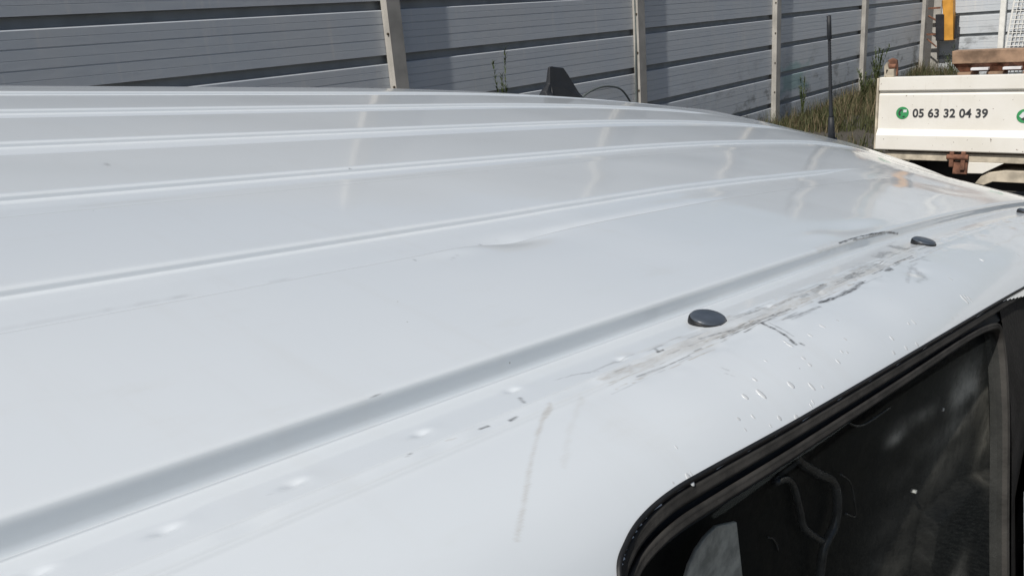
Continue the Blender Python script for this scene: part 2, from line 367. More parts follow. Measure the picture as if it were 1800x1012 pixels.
MARKS = [
  ('roof', [(5.698, 0.1369), (6.024, 0.1428), (6.392, 0.1285), (6.649, 0.11), (6.858, 0.0752)], 0.0104, 0.9, 0),
  ('roof', [(5.94, 0.1266), (6.209, 0.1177), (6.575, 0.1043)], 0.0082, 0.6, 0),
  ('roof', [(5.37, 0.1402), (5.953, 0.1352)], 0.0475, 0.25, 1),
  ('side', [(2.527, 0.2789), (2.799, 0.2832), (3.165, 0.2793), (3.427, 0.3047), (3.822, 0.3105), (4.374, 0.3068), (5.048, 0.2998)], 0.0238, 0.42, 1),
  ('side', [(2.565, 0.2788), (2.873, 0.2898), (3.237, 0.2948)], 0.006, 0.4, 1),
  ('side', [(3.272, 0.2736), (3.534, 0.3075), (3.752, 0.3152), (4.133, 0.3208)], 0.006, 0.45, 0),
  ('side', [(4.401, 0.3638), (4.663, 0.38), (4.865, 0.3746), (5.075, 0.3531)], 0.0145, 0.85, 0),
  ('side', [(4.462, 0.3774), (4.793, 0.3686)], 0.0137, 0.45, 0),
  ('side', [(3.931, 0.3694), (4.131, 0.3869), (4.351, 0.392)], 0.0089, 0.5, 0),
  ('side', [(3.983, 0.3975), (4.204, 0.4014)], 0.0079, 0.3, 0),
  ('side', [(3.773, 0.3388), (3.773, 0.4063), (3.752, 0.477), (3.713, 0.5413)], 0.0114, 0.85, 0),
  ('side', [(3.818, 0.3534), (3.808, 0.4377), (3.789, 0.4955)], 0.0079, 0.4, 0),
  ('side', [(3.364, 0.3385), (3.41, 0.3361)], 0.0047, 0.5, 0),
  ('side', [(3.484, 0.3242), (3.568, 0.3214)], 0.0051, 0.6, 0),
  ('side', [(5.804, 0.1768), (5.965, 0.1547), (6.069, 0.1619)], 0.0439, 0.5, 0),
  ('side', [(6.352, 0.1039), (6.299, 0.153), (6.281, 0.2017)], 0.055, 0.55, 0),
  ('side', [(4.994, 0.2746), (5.177, 0.2634)], 0.021, 0.5, 0),
  ('side', [(5.491, 0.3407), (5.613, 0.3384)], 0.016, 0.75, 0),
  ('side', [(5.276, 0.2454), (5.5, 0.2169), (5.508, 0.2903)], 0.0636, 0.2, 0),
  ('side', [(5.42, 0.5103), (5.646, 0.4383), (5.884, 0.3826), (5.995, 0.3816)], 0.0134, 0.28, 0),
  ('side', [(5.825, 0.4058), (5.785, 0.4641), (5.689, 0.5205)], 0.0366, 0.35, 0),
  ('side', [(5.529, 0.5327), (5.643, 0.5322)], 0.0239, 0.25, 0),
  ('side', [(6.147, 0.3566), (6.171, 0.4031)], 0.0233, 0.3, 0),
  ('side', [(2.189, 0.2952), (2.103, 0.3362), (1.997, 0.3999)], 0.0118, 0.42, 1),
  ('side', [(2.015, 0.389), (1.868, 0.4889), (1.708, 0.6087), (1.588, 0.6955)], 0.0086, 0.3, 1),
  ('side', [(2.339, 0.3217), (2.109, 0.4493), (1.943, 0.5641)], 0.0136, 0.13, 1),
  ('side', [(1.85, 0.2718), (1.89, 0.273)], 0.0063, 0.75, 0),
  ('side', [(1.978, 0.2896), (2.017, 0.2841)], 0.0066, 0.75, 0),
  ('side', [(2.141, 0.1869), (2.114, 0.2313)], 0.0076, 0.6, 0),
  ('side', [(1.544, 0.262), (1.558, 0.2586)], 0.0035, 0.5, 0),
  ('side', [(2.374, 0.1582), (2.478, 0.1739), (2.571, 0.2159)], 0.0054, 0.35, 0),
  ('side', [(2.98, 0.2231), (2.954, 0.2537), (2.995, 0.2562)], 0.0065, 0.7, 0),
  ('side', [(3.115, 0.4792), (3.122, 0.509)], 0.0058, 0.25, 0),
  ('side', [(3.086, 0.5159), (3.103, 0.5481)], 0.0055, 0.2, 0),
  ('side', [(1.705, 0.2632), (1.739, 0.2685)], 0.003, 0.3, 1),
  ('side', [(4.535, 0.2683), (4.703, 0.2649)], 0.0188, 0.4, 0),
  ('side', [(4.341, 0.2812), (4.439, 0.2774)], 0.0108, 0.4, 0),
  ('roof', [(2.352, 3.8876), (2.374, 3.8869)], 0.01, 0.6, 0),
  ('roof', [(1.675, 0.1414), (1.67, 0.1295)], 0.0016, 0.7, 0),
  ('roof', [(3.936, 3.29), (3.943, 3.2847)], 0.0055, 0.6, 0),
  ('side', [(1.246, 0.4016), (1.246, 0.4075)], 0.0023, 0.8, 0),
  ('side', [(3.753, 0.5588), (3.754, 0.5642)], 0.0105, 0.7, 0),
  ('side', [(1.122, 0.1715), (1.121, 0.1748)], 0.003, 0.7, 0),
  ('roof', [(2.154, 0.0754), (2.157, 0.072)], 0.0018, 0.6, 0),
  ('roof', [(2.809, 1.2461), (2.797, 1.2233)], 0.0061, 0.5, 0),
  ('roof', [(0.919, 0.8806), (0.917, 0.874)], 0.0021, 0.6, 0),
  ('roof', [(2.55, 1.1573), (2.556, 1.1545)], 0.0049, 0.5, 0),
  ('roof', [(0.929, 1.4104), (1.582, 1.41), (2.433, 1.3576), (3.411, 1.3546), (4.773, 1.2804), (7.712, 1.3603)], 0.0036, 0.2, 0),  # dark line of the channel lip's crease put into the colour, no scrape
  ('roof', [(1.451, 3.0573), (2.765, 3.0268), (4.509, 3.0436), (6.281, 3.0032)], 0.0076, 0.14, 0),  # same painted crease line along the next channel lip
  ('roof', [(3.227, 1.2882), (3.478, 1.3923), (3.616, 1.4021)], 0.006, 0.55, 0),
  ('roof', [(2.975, 1.141), (3.081, 1.1917)], 0.0061, 0.25, 0),
]
DIMPLES = [(0.535, 0.121), (0.829, 0.151), (1.196, 0.169), (1.677, 0.166), (2.178, 0.113), (2.754, 0.197), (4.014, 0.251), (4.541, 0.29), (5.617, 0.267), (7.06, 0.248), (7.604, 0.23), (8.929, 0.233)]
PLUGS = [(3.53, 0.163), (6.662, 0.211), (10.278, 0.171)]
DROPS = [(5.941, 0.626, 0.017), (3.001, 0.809, 0.0073), (3.393, 0.819, 0.008), (7.6, 0.687, 0.016), (4.081, 0.521, 0.0154), (5.801, 0.778, 0.0125), (4.55, 0.844, 0.0135), (3.389, 0.552, 0.008), (5.159, 0.595, 0.0113), (6.838, 0.594, 0.0145), (4.701, 0.859, 0.0139), (3.548, 0.788, 0.0083), (5.465, 0.8, 0.0119), (4.875, 0.751, 0.0143), (2.945, 0.743, 0.0097), (3.979, 0.711, 0.0091), (2.432, 0.697, 0.0064), (5.787, 0.785, 0.0271), (3.898, 0.536, 0.0119), (3.181, 0.609, 0.0102), (4.806, 0.743, 0.0106), (4.384, 0.83, 0.0131), (4.49, 0.764, 0.0134), (2.855, 0.723, 0.0095), (3.627, 0.63, 0.0113), (7.611, 0.518, 0.0214), (5.385, 0.843, 0.0156), (5.834, 0.777, 0.0168), (4.252, 0.533, 0.0096), (3.361, 0.826, 0.008), (4.966, 0.561, 0.0182), (3.683, 0.504, 0.0085), (5.488, 0.844, 0.0119), (2.617, 0.666, 0.0112), (2.734, 0.704, 0.0069), (3.945, 0.695, 0.009), (5.871, 0.813, 0.0126), (2.401, 0.802, 0.0064), (3.673, 0.534, 0.0142), (3.837, 0.726, 0.0118), (5.871, 0.796, 0.0169), (3.612, 0.673, 0.0112), (4.086, 0.648, 0.0124), (2.29, 0.796, 0.0062), (2.841, 0.771, 0.0071), (3.013, 0.657, 0.0147), (3.116, 0.68, 0.0201), (3.348, 0.71, 0.0185), (3.474, 0.761, 0.0163), (2.376, 0.815, 0.019), (3.203, 0.836, 0.0154), (3.091, 0.802, 0.0125)]
TRIM = [(1.852, 0.927), (1.945, 0.865), (2.072, 0.829), (2.258, 0.813), (2.518, 0.819), (3.193, 0.844), (4.559, 0.879), (5.587, 0.899), (7.03, 0.918)]

# ------------------------------------------------------------------ ground of the yard
VAN_D = Vector((0.99371666, -0.02797113, -0.10837352)).normalized()      # the van stands nose-down on a slight dip
VAN_L = Vector((0, 0, 1)).cross(VAN_D).normalized()
VAN_N = VAN_D.cross(VAN_L)
VAN_O = (8.0, 6.7, -11.6)
van_loc = EYE + (VAN_D*VAN_O[0] + VAN_L*VAN_O[1] + VAN_N*VAN_O[2])*U
def ground_z(x, y):
    w = math.exp(-(((x-van_loc.x)/3.0)**4 + ((y-van_loc.y)/2.0)**4))
    z = w*(van_loc.z + VAN_D.z*(x-van_loc.x))
    return z + 0.02*math.sin(x*1.3+y)*math.sin(y*1.7)
gx = [-150, -60, -25, -12] + [i*0.5 for i in range(-16, 61)] + [34, 40, 60, 120, 250]
gy = [-150, -60, -25, -12] + [i*0.5 for i in range(-16, 25)] + [14, 18, 30, 60, 150]
gv = [(x, y, ground_z(x, y)) for x in gx for y in gy]; ny = len(gy)
gf = [(i*ny+j, (i+1)*ny+j, (i+1)*ny+j+1, i*ny+j+1) for i in range(len(gx)-1) for j in range(ny-1)]
gm = bpy.data.meshes.new('ground'); gm.from_pydata(gv, [], gf)
tag(link_mesh('ground', gm, MAT['ground'], None, True), 'grey gravel yard under the vehicles', None, None, 'structure')

# ------------------------------------------------------------------ the white van
van = empty('white_van', van_loc)
van.rotation_euler = Matrix((VAN_D, VAN_L, VAN_N)).transposed().to_euler()
tag(van, 'white panel van in the foreground with a dented ribbed roof and scraped roof edge', 'van')
OFF = np.array(VAN_O)
def to_local(P): return (np.asarray(P, float) - OFF)*U
def vp(*p): return tuple(to_local(p))
def grid_part(name, X, Y, N, mat, parent=van, keep=None, attrs=None):
    m, n = X.shape
    P = to_local(np.stack([X, Y, N], -1).reshape(-1, 3))
    idx = np.arange(m*n).reshape(m, n)
    q = np.stack([idx[:-1, :-1], idx[1:, :-1], idx[1:, 1:], idx[:-1, 1:]], -1)
    q = q[keep] if keep is not None else q.reshape(-1, 4)
    q = q.reshape(-1, 4)
    used = np.zeros(m*n, bool); used[q.ravel()] = True
    remap = np.cumsum(used)-1
    P = P[used]; q = remap[q]
    me = bpy.data.meshes.new(name)
    me.vertices.add(len(P)); me.vertices.foreach_set('co', P.astype(np.float32).ravel())
    me.loops.add(q.size); me.loops.foreach_set('vertex_index', q.astype(np.int32).ravel())
    me.polygons.add(len(q)); me.polygons.foreach_set('loop_start', np.arange(0, q.size, 4, dtype=np.int32))
    try: me.polygons.foreach_set('loop_total', np.full(len(q), 4, np.int32))
    except Exception: pass
    me.update(calc_edges=True); me.validate()
    for k, a in (attrs or {}).items():
        at = me.attributes.new(k, 'FLOAT', 'POINT'); at.data.foreach_set('value', a.reshape(-1)[used].astype(np.float32))
    return link_mesh(name, me, mat, parent, True)
srng = np.random.default_rng(21)
for _ in range(150):                                             # fine directional scratches along the bruised seam
    x = 2.45+4.2*srng.random()**.9; q = .20+.17*srng.random(); l = .06+.35*srng.random()**2
    MARKS.append(('side', [(x, q), (x+l, q+srng.normal(0, .006))], .0018+.0032*srng.random()*(x/4), .2+.6*srng.random()**1.5, int(srng.random() < .5)))
def paint(kind, X, S):
    """scrape and grime amounts at the points of a body panel, from strokes in (length, girth)"""
    dk = np.zeros_like(X); br = np.zeros_like(X)
    wob = (vnoise(X*22, S*60)-.5); fr = vnoise(X*45+9, S*160+3)
    for k, pts, w, a, c in MARKS:
        if k != kind: continue
        pts = np.array(pts); lo = pts.min(0)-w*4-.05; hi = pts.max(0)+w*4+.05
        m = (X > lo[0]) & (X < hi[0]) & (S > lo[1]) & (S < hi[1])
        if not m.any(): continue
        x = X[m]; s = S[m]; best = np.full(x.shape, 9.0); L = 0
        for p, q in zip(pts[:-1], pts[1:]):
            d = q-p; t = np.clip(((x-p[0])*d[0]+(s-p[1])*d[1])/(d@d+1e-12), 0, 1)
            best = np.minimum(best, np.hypot(x-p[0]-t*d[0], s-p[1]-t*d[1]))
        v = min(1, a*1.2)*(1-smooth(.25, 1.3, (best/w)+wob[m]*.9))*np.clip(.55+.75*fr[m], 0, 1)
        T = br if c else dk
        T[m] = np.maximum(T[m], v)
    return dk, br

roof_r = roof_rows()
roof_s = np.r_[0, np.cumsum(np.linalg.norm(np.diff(roof_r, axis=0), axis=1))]
xr = np.r_[np.linspace(-4, .3, 22)[:-1], np.linspace(.3, 2.5, 70)[:-1], np.linspace(2.5, 7.0, 330)[:-1], np.linspace(7.0, 17.8, 240)[:-1], np.linspace(17.8, 31.5, 70)]
X, Yv, N = surf_roof(xr, roof_r)
S = np.broadcast_to(roof_s, X.shape)
dk, br = paint('roof', X, S)
roof = grid_part('roof_panel', X, Yv, N, MAT['paint'], attrs=dict(scrape=dk, grime=br))
# windscreen: its own sheet a little proud of the shell
cj = [j for j in range(len(roof_r)) if 2.9 < roof_r[j, 0] < 10.6][::6]
ci = [i for i in range(len(xr)) if 18.0 < xr[i] < 23.2]
Xw, Yw, Nw = surf_roof(xr[ci], roof_r[cj]); Nw = Nw + 0.05
grid_part('windscreen', Xw, Yw, Nw, MAT['dark_glass'])

side_r = poly_interp(SIDE, SIDE_N)
side_s = np.r_[0, np.cumsum(np.linalg.norm(np.diff(side_r, axis=0), axis=1))]
xs = np.r_[np.linspace(-4, .3, 20)[:-1], np.linspace(.3, 1.6, 90)[:-1], np.linspace(1.6, 7.2, 640)[:-1], np.linspace(7.2, 12, 160)[:-1], np.linspace(12, 31.5, 90)]
def side_disp(X, S):
    d = np.zeros_like(X)
    for (x, s) in DIMPLES:                                     # spot-weld dimples along the roof ledge
        r = .020+.010*(x > 4); u = (X-x)/(r*1.5); v = (S-s)/(r*.8)
        d += -.0085*np.exp(-u*u-v*v) + .0015*np.exp(-((X-x-.05)/.05)**2-((S-s)/.04)**2)
    d += (.0075*(vnoise(X*4.2, S*9)-.5)+.003*(vnoise(X*11, S*22)-.5))*smooth(2.2, 3.2, X)*(1-smooth(.33, .5, S))*(S > .2)  # filler and buckles along the seam
    d += .006*(vnoise(X*2.6+3, S*3.1+7)-.5)*smooth(.2, .5, S)*(1-smooth(.7, 1.1, S))
    u = X-5.75; v = S-.46
    d += -.010*np.exp(-(u/.12)**2-(v/.06)**2)
    d += -.020*np.exp(-(S/.0045)**2)+.0075*np.exp(-((S-.0085)/.0032)**2)                      # folded edge and sealer against the roof panel
    d += .0036*(smooth(.247, .252, S)-smooth(.300, .306, S))*(1+.8*(vnoise(X*9, S*0)-.5))   # tape-like seam strip
    return d
X, Yv, N = surf_side(xs, side_r)
S = np.broadcast_to(side_s, X.shape)
N = N + side_disp(X, S)
dk, br = paint('side', X, S)
seam = np.exp(-((S-.2475)/.0035)**2)*.30 + np.exp(-((S-.303)/.004)**2)*.28
seam = seam*np.clip(.15+.85*vnoise(X*7, S*30), 0, 1)*(.35+.65*smooth(1.9, 3.2, X))
dirt_band = smooth(2.4, 3.2, X)*(1-smooth(5.5, 7.5, X))*(.30*smooth(.243, .250, S)*(1-smooth(.312, .322, S))*(.45+.8*vnoise(X*9, S*50))+.26*smooth(.16, .25, S)*(1-smooth(.31, .42, S))*vnoise(X*6, S*26)**2)
for (px_, ps_) in PLUGS:                                         # dirt ring round each plug
    dirt_band = np.maximum(dirt_band, .38*np.exp(-((np.hypot((X-px_)/1.25, S-ps_)-.086)/.012)**2)*(.4+.6*vnoise(X*20, S*20)))
br = np.maximum(br, np.maximum(seam, dirt_band))
tx = np.array([p[0] for p in TRIM]); ts = np.array([p[1] for p in TRIM])
def edge_s(x): return np.interp(x, np.r_[tx, 9, 12], np.r_[ts, .95, .99])
def left_x(s): return np.interp(s, np.r_[ts[:4][::-1], 1.05, 1.4, 3.0, 5.0], np.r_[tx[:4][::-1], 1.82, 1.80, 1.80, 1.80])
def FX(s): return np.interp(s, [.9, .96, 1.02, 1.9, 2.35, 3.0], [6.2, 6.8, 7.4, 7.0, 6.50, 6.47])
Xc = (X[:-1, :-1]+X[1:, 1:])/2; Sc = (S[:-1, :-1]+S[1:, 1:])/2
hole = (Xc > left_x(Sc)+.012) & (Xc < FX(Sc)) & (Sc > edge_s(Xc)+.012) & (Sc < 4.4)
body = grid_part('side_panel', X, Yv, N, MAT['paint'], keep=~hole, attrs=dict(scrape=dk, grime=br))

# tail and nose closing panels, floor
def section(x):
    a = surf_side(np.array([x]), side_r[::6]); b = surf_roof(np.array([x]), roof_r[::5])
    A = np.stack([a[0][0], a[1][0], a[2][0]], -1)[::-1]; B = np.stack([b[0][0], b[1][0], b[2][0]], -1)
    return np.vstack([A, B])
for nm, x in (('tail_door', -4.0), ('front_grille_panel', 31.5)):
    P = section(x); mb = MB(); mb.add([vp(*p) for p in P], [tuple(range(len(P)))]); mb.build(nm, MAT['paint'], van)
mb = MB(); mb.box(*[c for k in range(3) for c in ((np.array([(-3.9, 1.2, -10.3), (31.4, 12.3, -10.0)])[:, k]-OFF[k])*U)]); mb.build('floor_pan', MAT['chassis'], van)

# the round-cornered side window: trims swept along its edge on the side panel
def side_pt(x, s):
    r = np.array([np.interp(s, side_s, side_r[:, 0]), np.interp(s, side_s, side_r[:, 1])])
    y = r[0]; n = r[1] - drop_of(np.array(x), np.array(y)) - front(np.array(x), np.array(y), np.array(r[1]))
    return np.array([x, y, float(n)])
def frame_at(x, s, t):
    e = .004
    px = (side_pt(x+e, s)-side_pt(x-e, s))/(2*e); ps = (side_pt(x, s+e)-side_pt(x, s-e))/(2*e)
    nn = np.cross(ps, px); nn /= np.linalg.norm(nn)
    if nn[1] > 0: nn = -nn
    T = px*t[0]+ps*t[1]; T /= np.linalg.norm(T)
    B = np.cross(T, nn); B /= np.linalg.norm(B)
    return side_pt(x, s), T, B, nn
def sweep(name, path, prof, mat, target, flat=None):
    """path in (x, s); prof in (inward, outward) of the panel; target = a point (x, s) on the inner side"""
    pts = spline([(a, b, 0) for a, b in path], 14); rings = []
    for i, p in enumerate(pts):
        d = pts[min(i+1, len(pts)-1)]-pts[max(i-1, 0)]
        P, T, B, nn = frame_at(p.x, p.y, (d.x, d.y))
        if np.dot(side_pt(*target)-P, B) < 0: B = -B
        rings.append([vp(*(P+B*u+nn*v)) for u, v in prof])
    mb = MB(); m = len(prof); vs = [q for r in rings for q in r]; fs = []
    for i in range(len(rings)-1):
        for k in range(m-1): fs.append((i*m+k, (i+1)*m+k, (i+1)*m+k+1, i*m+k+1))
    mb.add(vs, fs)
    o = mb.build(name, mat, van, 0, True)
    return o
TRP = [(1.80, 4.3), (1.80, 3.0), (1.80, 2.0), (1.80, 1.4), (1.815, 1.08)]+TRIM
OUT = TRP+[(8.5, .945), (11, .98)]
sweep('window_trim', OUT, [(-.004, -.012), (-.004, .010), (.003, .014), (.012, .008), (.018, -.012), (.020, -.05)], MAT['rubber'], (4.5, 2.2))
sweep('window_channel', OUT, [(.016, -.05), (.0165, -.012), (.024, -.007), (.036, -.010), (.040, -.014), (.052, -.013), (.062, -.020), (.064, -.09)], MAT['dusty_rubber'], (4.5, 2.2))
sweep('window_recess', OUT, [(.060, -.085), (.10, -.088), (.13, -.09)], MAT['dark_gap'], (4.5, 2.2))
IN = TRP[:-2]+[(5.5, .895), (6.05, .925), (6.36, .98), (6.50, 1.1), (6.53, 1.3), (6.47, 1.7), (6.36, 2.6), (6.28, 4.3)]
sweep('window_seal', IN, [(.084, -.10), (.084, -.050), (.090, -.042), (.102, -.046), (.106, -.050), (.116, -.048), (.124, -.056), (.126, -.16)], MAT['dusty_rubber'], (4.2, 2.2))
# door pillar in front of the pane
Xp, Yp, Np = surf_side(np.linspace(6.02, 7.4, 30), side_r[[j for j in range(len(side_s)) if .96 < side_s[j] < 4.4]])
Sp = side_s[[j for j in range(len(side_s)) if .96 < side_s[j] < 4.4]]
fx = FX(Sp)+.03
t = np.linspace(0, 1, 30)[:, None]
Xp = (6.47-.16*smooth(1.2, 4, Sp))[None, :]*(1-t)+fx[None, :]*t
Yp = Yp + .055
Np = Np - .02
grid_part('door_pillar', Xp, Yp, Np, MAT['pillar_rubber'])
# pane
jj = [j for j in range(len(side_s)) if .86 < side_s[j] < 4.4][::3]
Xg, Yg, Ng = surf_side(np.linspace(1.86, 6.5, 60), side_r[jj])
Xc = (Xg[:-1, :-1]+Xg[1:, 1:])/2; Sg = side_s[jj]; Sc = np.broadcast_to((Sg[:-1]+Sg[1:])/2, Xc.shape)
gk = (Xc > left_x(Sc)+.1) & (Sc > edge_s(Xc)+.1)
grid_part('window_pane', Xg, Yg+.075, Ng-.065, MAT['glass'], keep=gk)
# what shows through the pane
xi = np.linspace(.5, 9, 340); ni = np.linspace(-1.22, -5.4, 240)
Xi, Ni = np.meshgrid(xi, ni, indexing='ij')
Ni = np.minimum(Ni, -1.22-.24*smooth(3.0, 6.5, Xi)-.12*smooth(6.5, 9, Xi))
Yi = 1.70-.36*smooth(3.2, 6.8, Xi) + .03*(vnoise(Xi*1.6, Ni*1.6)-.5)
cont = np.interp(Xi, [5.2, 5.54, 5.60, 5.88, 6.27, 7.1, 9], [-6, -3.16, -2.73, -2.716, -2.698, -2.90, -3.4])
Yi = Yi - .10*smooth(-.03, .05, cont-Ni)*(Xi > 5.3)                     # lower trim stands out
dust = .75*np.exp(-((Xi-6.25)/.42)**2-((Ni+1.98)/.16)**2)+.55*np.exp(-((Xi-6.75)/.22)**2-((Ni+2.45)/.38)**2)
dust += .8*np.exp(-((Xi-5.13)/.10)**2-((Ni+2.04)/.042)**2)+.35*np.exp(-((Xi-5.4)/.30)**2-((Ni+1.98)/.05)**2)  # small bright spot paints a glint on black plastic into this mask
dust += .22*np.exp(-((Xi-5.9)/.5)**2-((Ni+2.3)/.25)**2)+.35*np.exp(-((Xi-6.98)/.12)**2-((Ni+3.34)/.09)**2)+.25*np.exp(-((Xi-6.1)/.2)**2-((Ni+3.4)/.2)**2)
dust += .10*np.exp(-((Xi-5.2)/.3)**2-((Ni+2.9)/.5)**2)
dust = dust*1.35*(.25+1.0*vnoise(Xi*4, Ni*9))
Yi += -.012*np.exp(-((Xi-5.13)/.14)**2-((Ni+2.04)/.08)**2)
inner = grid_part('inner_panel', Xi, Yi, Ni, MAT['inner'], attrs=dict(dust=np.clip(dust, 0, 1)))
mb = MB(); a = [(2.83, -1.99), (2.86, -1.93), (2.91, -1.885), (2.985, -1.853), (3.08, -1.84), (3.27, -1.895), (3.36, -2.2), (3.62, -3.2), (2.9, -3.2)]
mb.prism([((q[0]-OFF[0])*U, (q[1]-OFF[2])*U) for q in a], 1, (1.60-OFF[1])*U, (1.62-OFF[1])*U); mb.build('grey_pillar_trim', MAT['pillar_grey'], van, .001)
for pts, r in (([(4.456, 1.58, -2.07), (4.582, 1.56, -2.164), (4.651, 1.55, -2.306), (4.685, 1.55, -2.412), (4.559, 1.565, -2.35)], .006),
               ([(3.70, 1.62, -1.86), (3.85, 1.63, -1.90), (3.941, 1.63, -1.971), (4.021, 1.62, -2.126), (4.067, 1.61, -2.244), (4.193, 1.60, -2.35), (4.33, 1.59, -2.443)], .022),
               ([(3.9, 1.62, -1.78), (4.021, 1.62, -1.872), (4.205, 1.60, -1.99), (4.365, 1.58, -2.089), (4.433, 1.57, -2.238), (4.411, 1.57, -2.369), (4.308, 1.58, -2.474), (4.28, 1.58, -2.7)], .028),
               ([(3.724, 1.65, -2.182), (3.79, 1.65, -2.22), (3.838, 1.65, -2.275), (3.861, 1.65, -2.319)], .006),
               ([(4.45, 1.56, -1.76), (4.628, 1.54, -1.822), (4.95, 1.50, -1.80)], .008)):
    mb = MB(); mb.tube([vp(*p) for p in spline(pts, 6)], r*U, 8); mb.build('inner_hose', MAT['hose_dark'], van, 0, True)
mb = MB()
pl = [(6.413, -1.853), (6.528, -1.791), (6.62, -1.86), (6.734, -1.952), (6.90, -2.08), (7.02, -2.232), (6.97, -2.24), (6.80, -2.13), (6.642, -1.977), (6.50, -1.90)]
mb.prism([((q[0]-OFF[0])*U, (q[1]-OFF[2])*U) for q in pl], 1, (1.27-OFF[1])*U, (1.28-OFF[1])*U); mb.build('inner_bracket', MAT['bracket_cream'], van)
for (x, n) in ((6.90, -2.468), (6.95, -2.791), (6.93, -2.93), (5.33, -2.45), (5.75, -2.02)):
    mb = MB(); k = .035 if x > 6 else .018
    mb.prism([((x-k-OFF[0])*U, (n-.006-OFF[2])*U), ((x+k*.7-OFF[0])*U, (n-.012-OFF[2])*U), ((x+k-OFF[0])*U, (n+.010-OFF[2])*U), ((x-k*.2-OFF[0])*U, (n+.018-OFF[2])*U)], 1, (1.27+(.13 if x < 6 else 0)-OFF[1])*U, (1.31+(.13 if x < 6 else 0)-OFF[1])*U)
    mb.build('panel_clip', MAT['clip_metal'], van, .001)

# oval blanking plugs of the roof-rack mounts
for (x, s) in PLUGS:
    P, T, B, nn = frame_at(x, s, (1, 0))
    if B[1] > 0: B = -B
    B, nn = B*math.cos(.22)-nn*math.sin(.22), nn*math.cos(.22)+B*math.sin(.22); P = P+nn*.012
    rings = []
    for k, (rr_, hh) in enumerate(((1.0, -.016), (1.02, .008), (.985, .015), (.90, .019), (.5, .021), (.02, .0215))):
        rings.append([vp(*(P+T*(.104*rr_*math.cos(2*math.pi*i/36))+B*(.080*rr_*math.sin(2*math.pi*i/36))+nn*hh)) for i in range(36)])
    mb = MB(); vs = [q for r in rings for q in r]; fs = [tuple(range(5*36, 6*36))]
    for i in range(5): fs += [(i*36+k, i*36+(k+1) % 36, (i+1)*36+(k+1) % 36, (i+1)*36+k) for k in range(36)]
    mb.add(vs, fs); plug = mb.build('roof_plug', MAT['plug'], van, 0, True)
    rings = [[vp(*(P+T*(.104*q*math.cos(2*math.pi*i/36))+B*(.080*q*math.sin(2*math.pi*i/36))+nn*h)) for i in range(36)] for q, h in ((1.015, -.035), (1.075, -.020), (1.085, -.002), (1.06, .006), (1.015, .0075))]
    mb = MB(); mb.add([q for r in rings for q in r], [(i*36+k, i*36+(k+1) % 36, (i+1)*36+(k+1) % 36, (i+1)*36+k) for i in range(4) for k in range(36)]); mb.build('gasket', MAT['rubber'], plug, 0, True)

# water drops on the panel above the window
mb = MB()
for (x, s, r) in DROPS:
    P, T, B, nn = frame_at(x, s, (1, 0))
    a = rnd.uniform(.8, 1.25); rings = []
    for (q, h) in ((1.0, -.002), (.95, .035*r), (.75, .08*r), (.45, .115*r), (.04, .125*r)):
        rings.append([vp(*(P+T*(r*q*.85/a*math.cos(i*math.pi/6))+B*(r*q*a*1.2*math.sin(i*math.pi/6))+nn*h)) for i in range(12)])
    vs = [p for g in rings for p in g]; fs = [tuple(range(48, 60))]
    for i in range(4): fs += [(i*12+k, i*12+(k+1) % 12, (i+1)*12+(k+1) % 12, (i+1)*12+k) for k in range(12)]
    mb.add(vs, fs)
tag(mb.build('water_drops', MAT['drop'], van, 0, True), None, None, None, 'stuff')

# whip aerial on the roof front, fin aerial on the far side of the roof
base = (16.6, 6.6, -.86); tip = (16.017, 6.6, 1.456)
def al(t): return tuple(b+(q-b)*t for b, q in zip(base, tip))
aer = MB(); aer.cyl(vp(*al(-.04)), vp(*al(.02)), .022, 16, .017); aer.cyl(vp(*al(.02)), vp(*al(.20)), .0125, 14, .0088); ao = aer.build('whip_antenna', MAT['black_plastic'], van, 0, True)
w2 = MB(); w2.tube([vp(*al(.20+.62*i/60)) for i in range(61)], [(.0058+.0016*(i % 2))-.0016*i/60 for i in range(61)], 8); w2.build('coil_mast', MAT['black_plastic'], ao, 0, True)
w3 = MB(); w3.cyl(vp(*al(.82)), vp(*al(1.0)), .0075, 12, .0068); w3.build('mast_cap', MAT['black_plastic'], ao, 0, True)
fin = MB()
# left flared foot, tall thin blade and the sloping back
def fs_(y0, y1, pl): fin.prism([((q[0]-OFF[0])*U, (q[1]-OFF[2])*U) for q in pl], 1, (y0-OFF[1])*U, (y1-OFF[1])*U)
fy = 10.5
rowsf = []
for (x, zt, hw) in ((12.40, .12, .14), (12.47, .19, .15), (12.545, .27, .11), (12.575, .575, .055), (12.66, .585, .05), (13.0, .565, .05), (13.12, .46, .06), (13.3, .27, .09), (13.45, .12, .10), (13.6, .03, .08)):
    b = -.12
    rowsf.append([(x, fy-hw*1.5, b), (x, fy-hw*1.25, b+(zt-b)*.45), (x, fy-hw*.8, b+(zt-b)*.62), (x, fy-hw*.45, zt-.015), (x, fy, zt), (x, fy+hw*.45, zt-.015), (x, fy+hw*.8, b+(zt-b)*.62), (x, fy+hw*1.5, b)])
vs = [vp(*p) for r in rowsf for p in r]; fsx = [tuple(range(8)), tuple(range(72, 80))]
for i in range(9): fsx += [(i*8+k, i*8+(k+1) % 8, (i+1)*8+(k+1) % 8, (i+1)*8+k) for k in range(8)]
fin.add(vs, fsx); fin.build('fin_antenna', MAT['black_plastic'], van, .003)

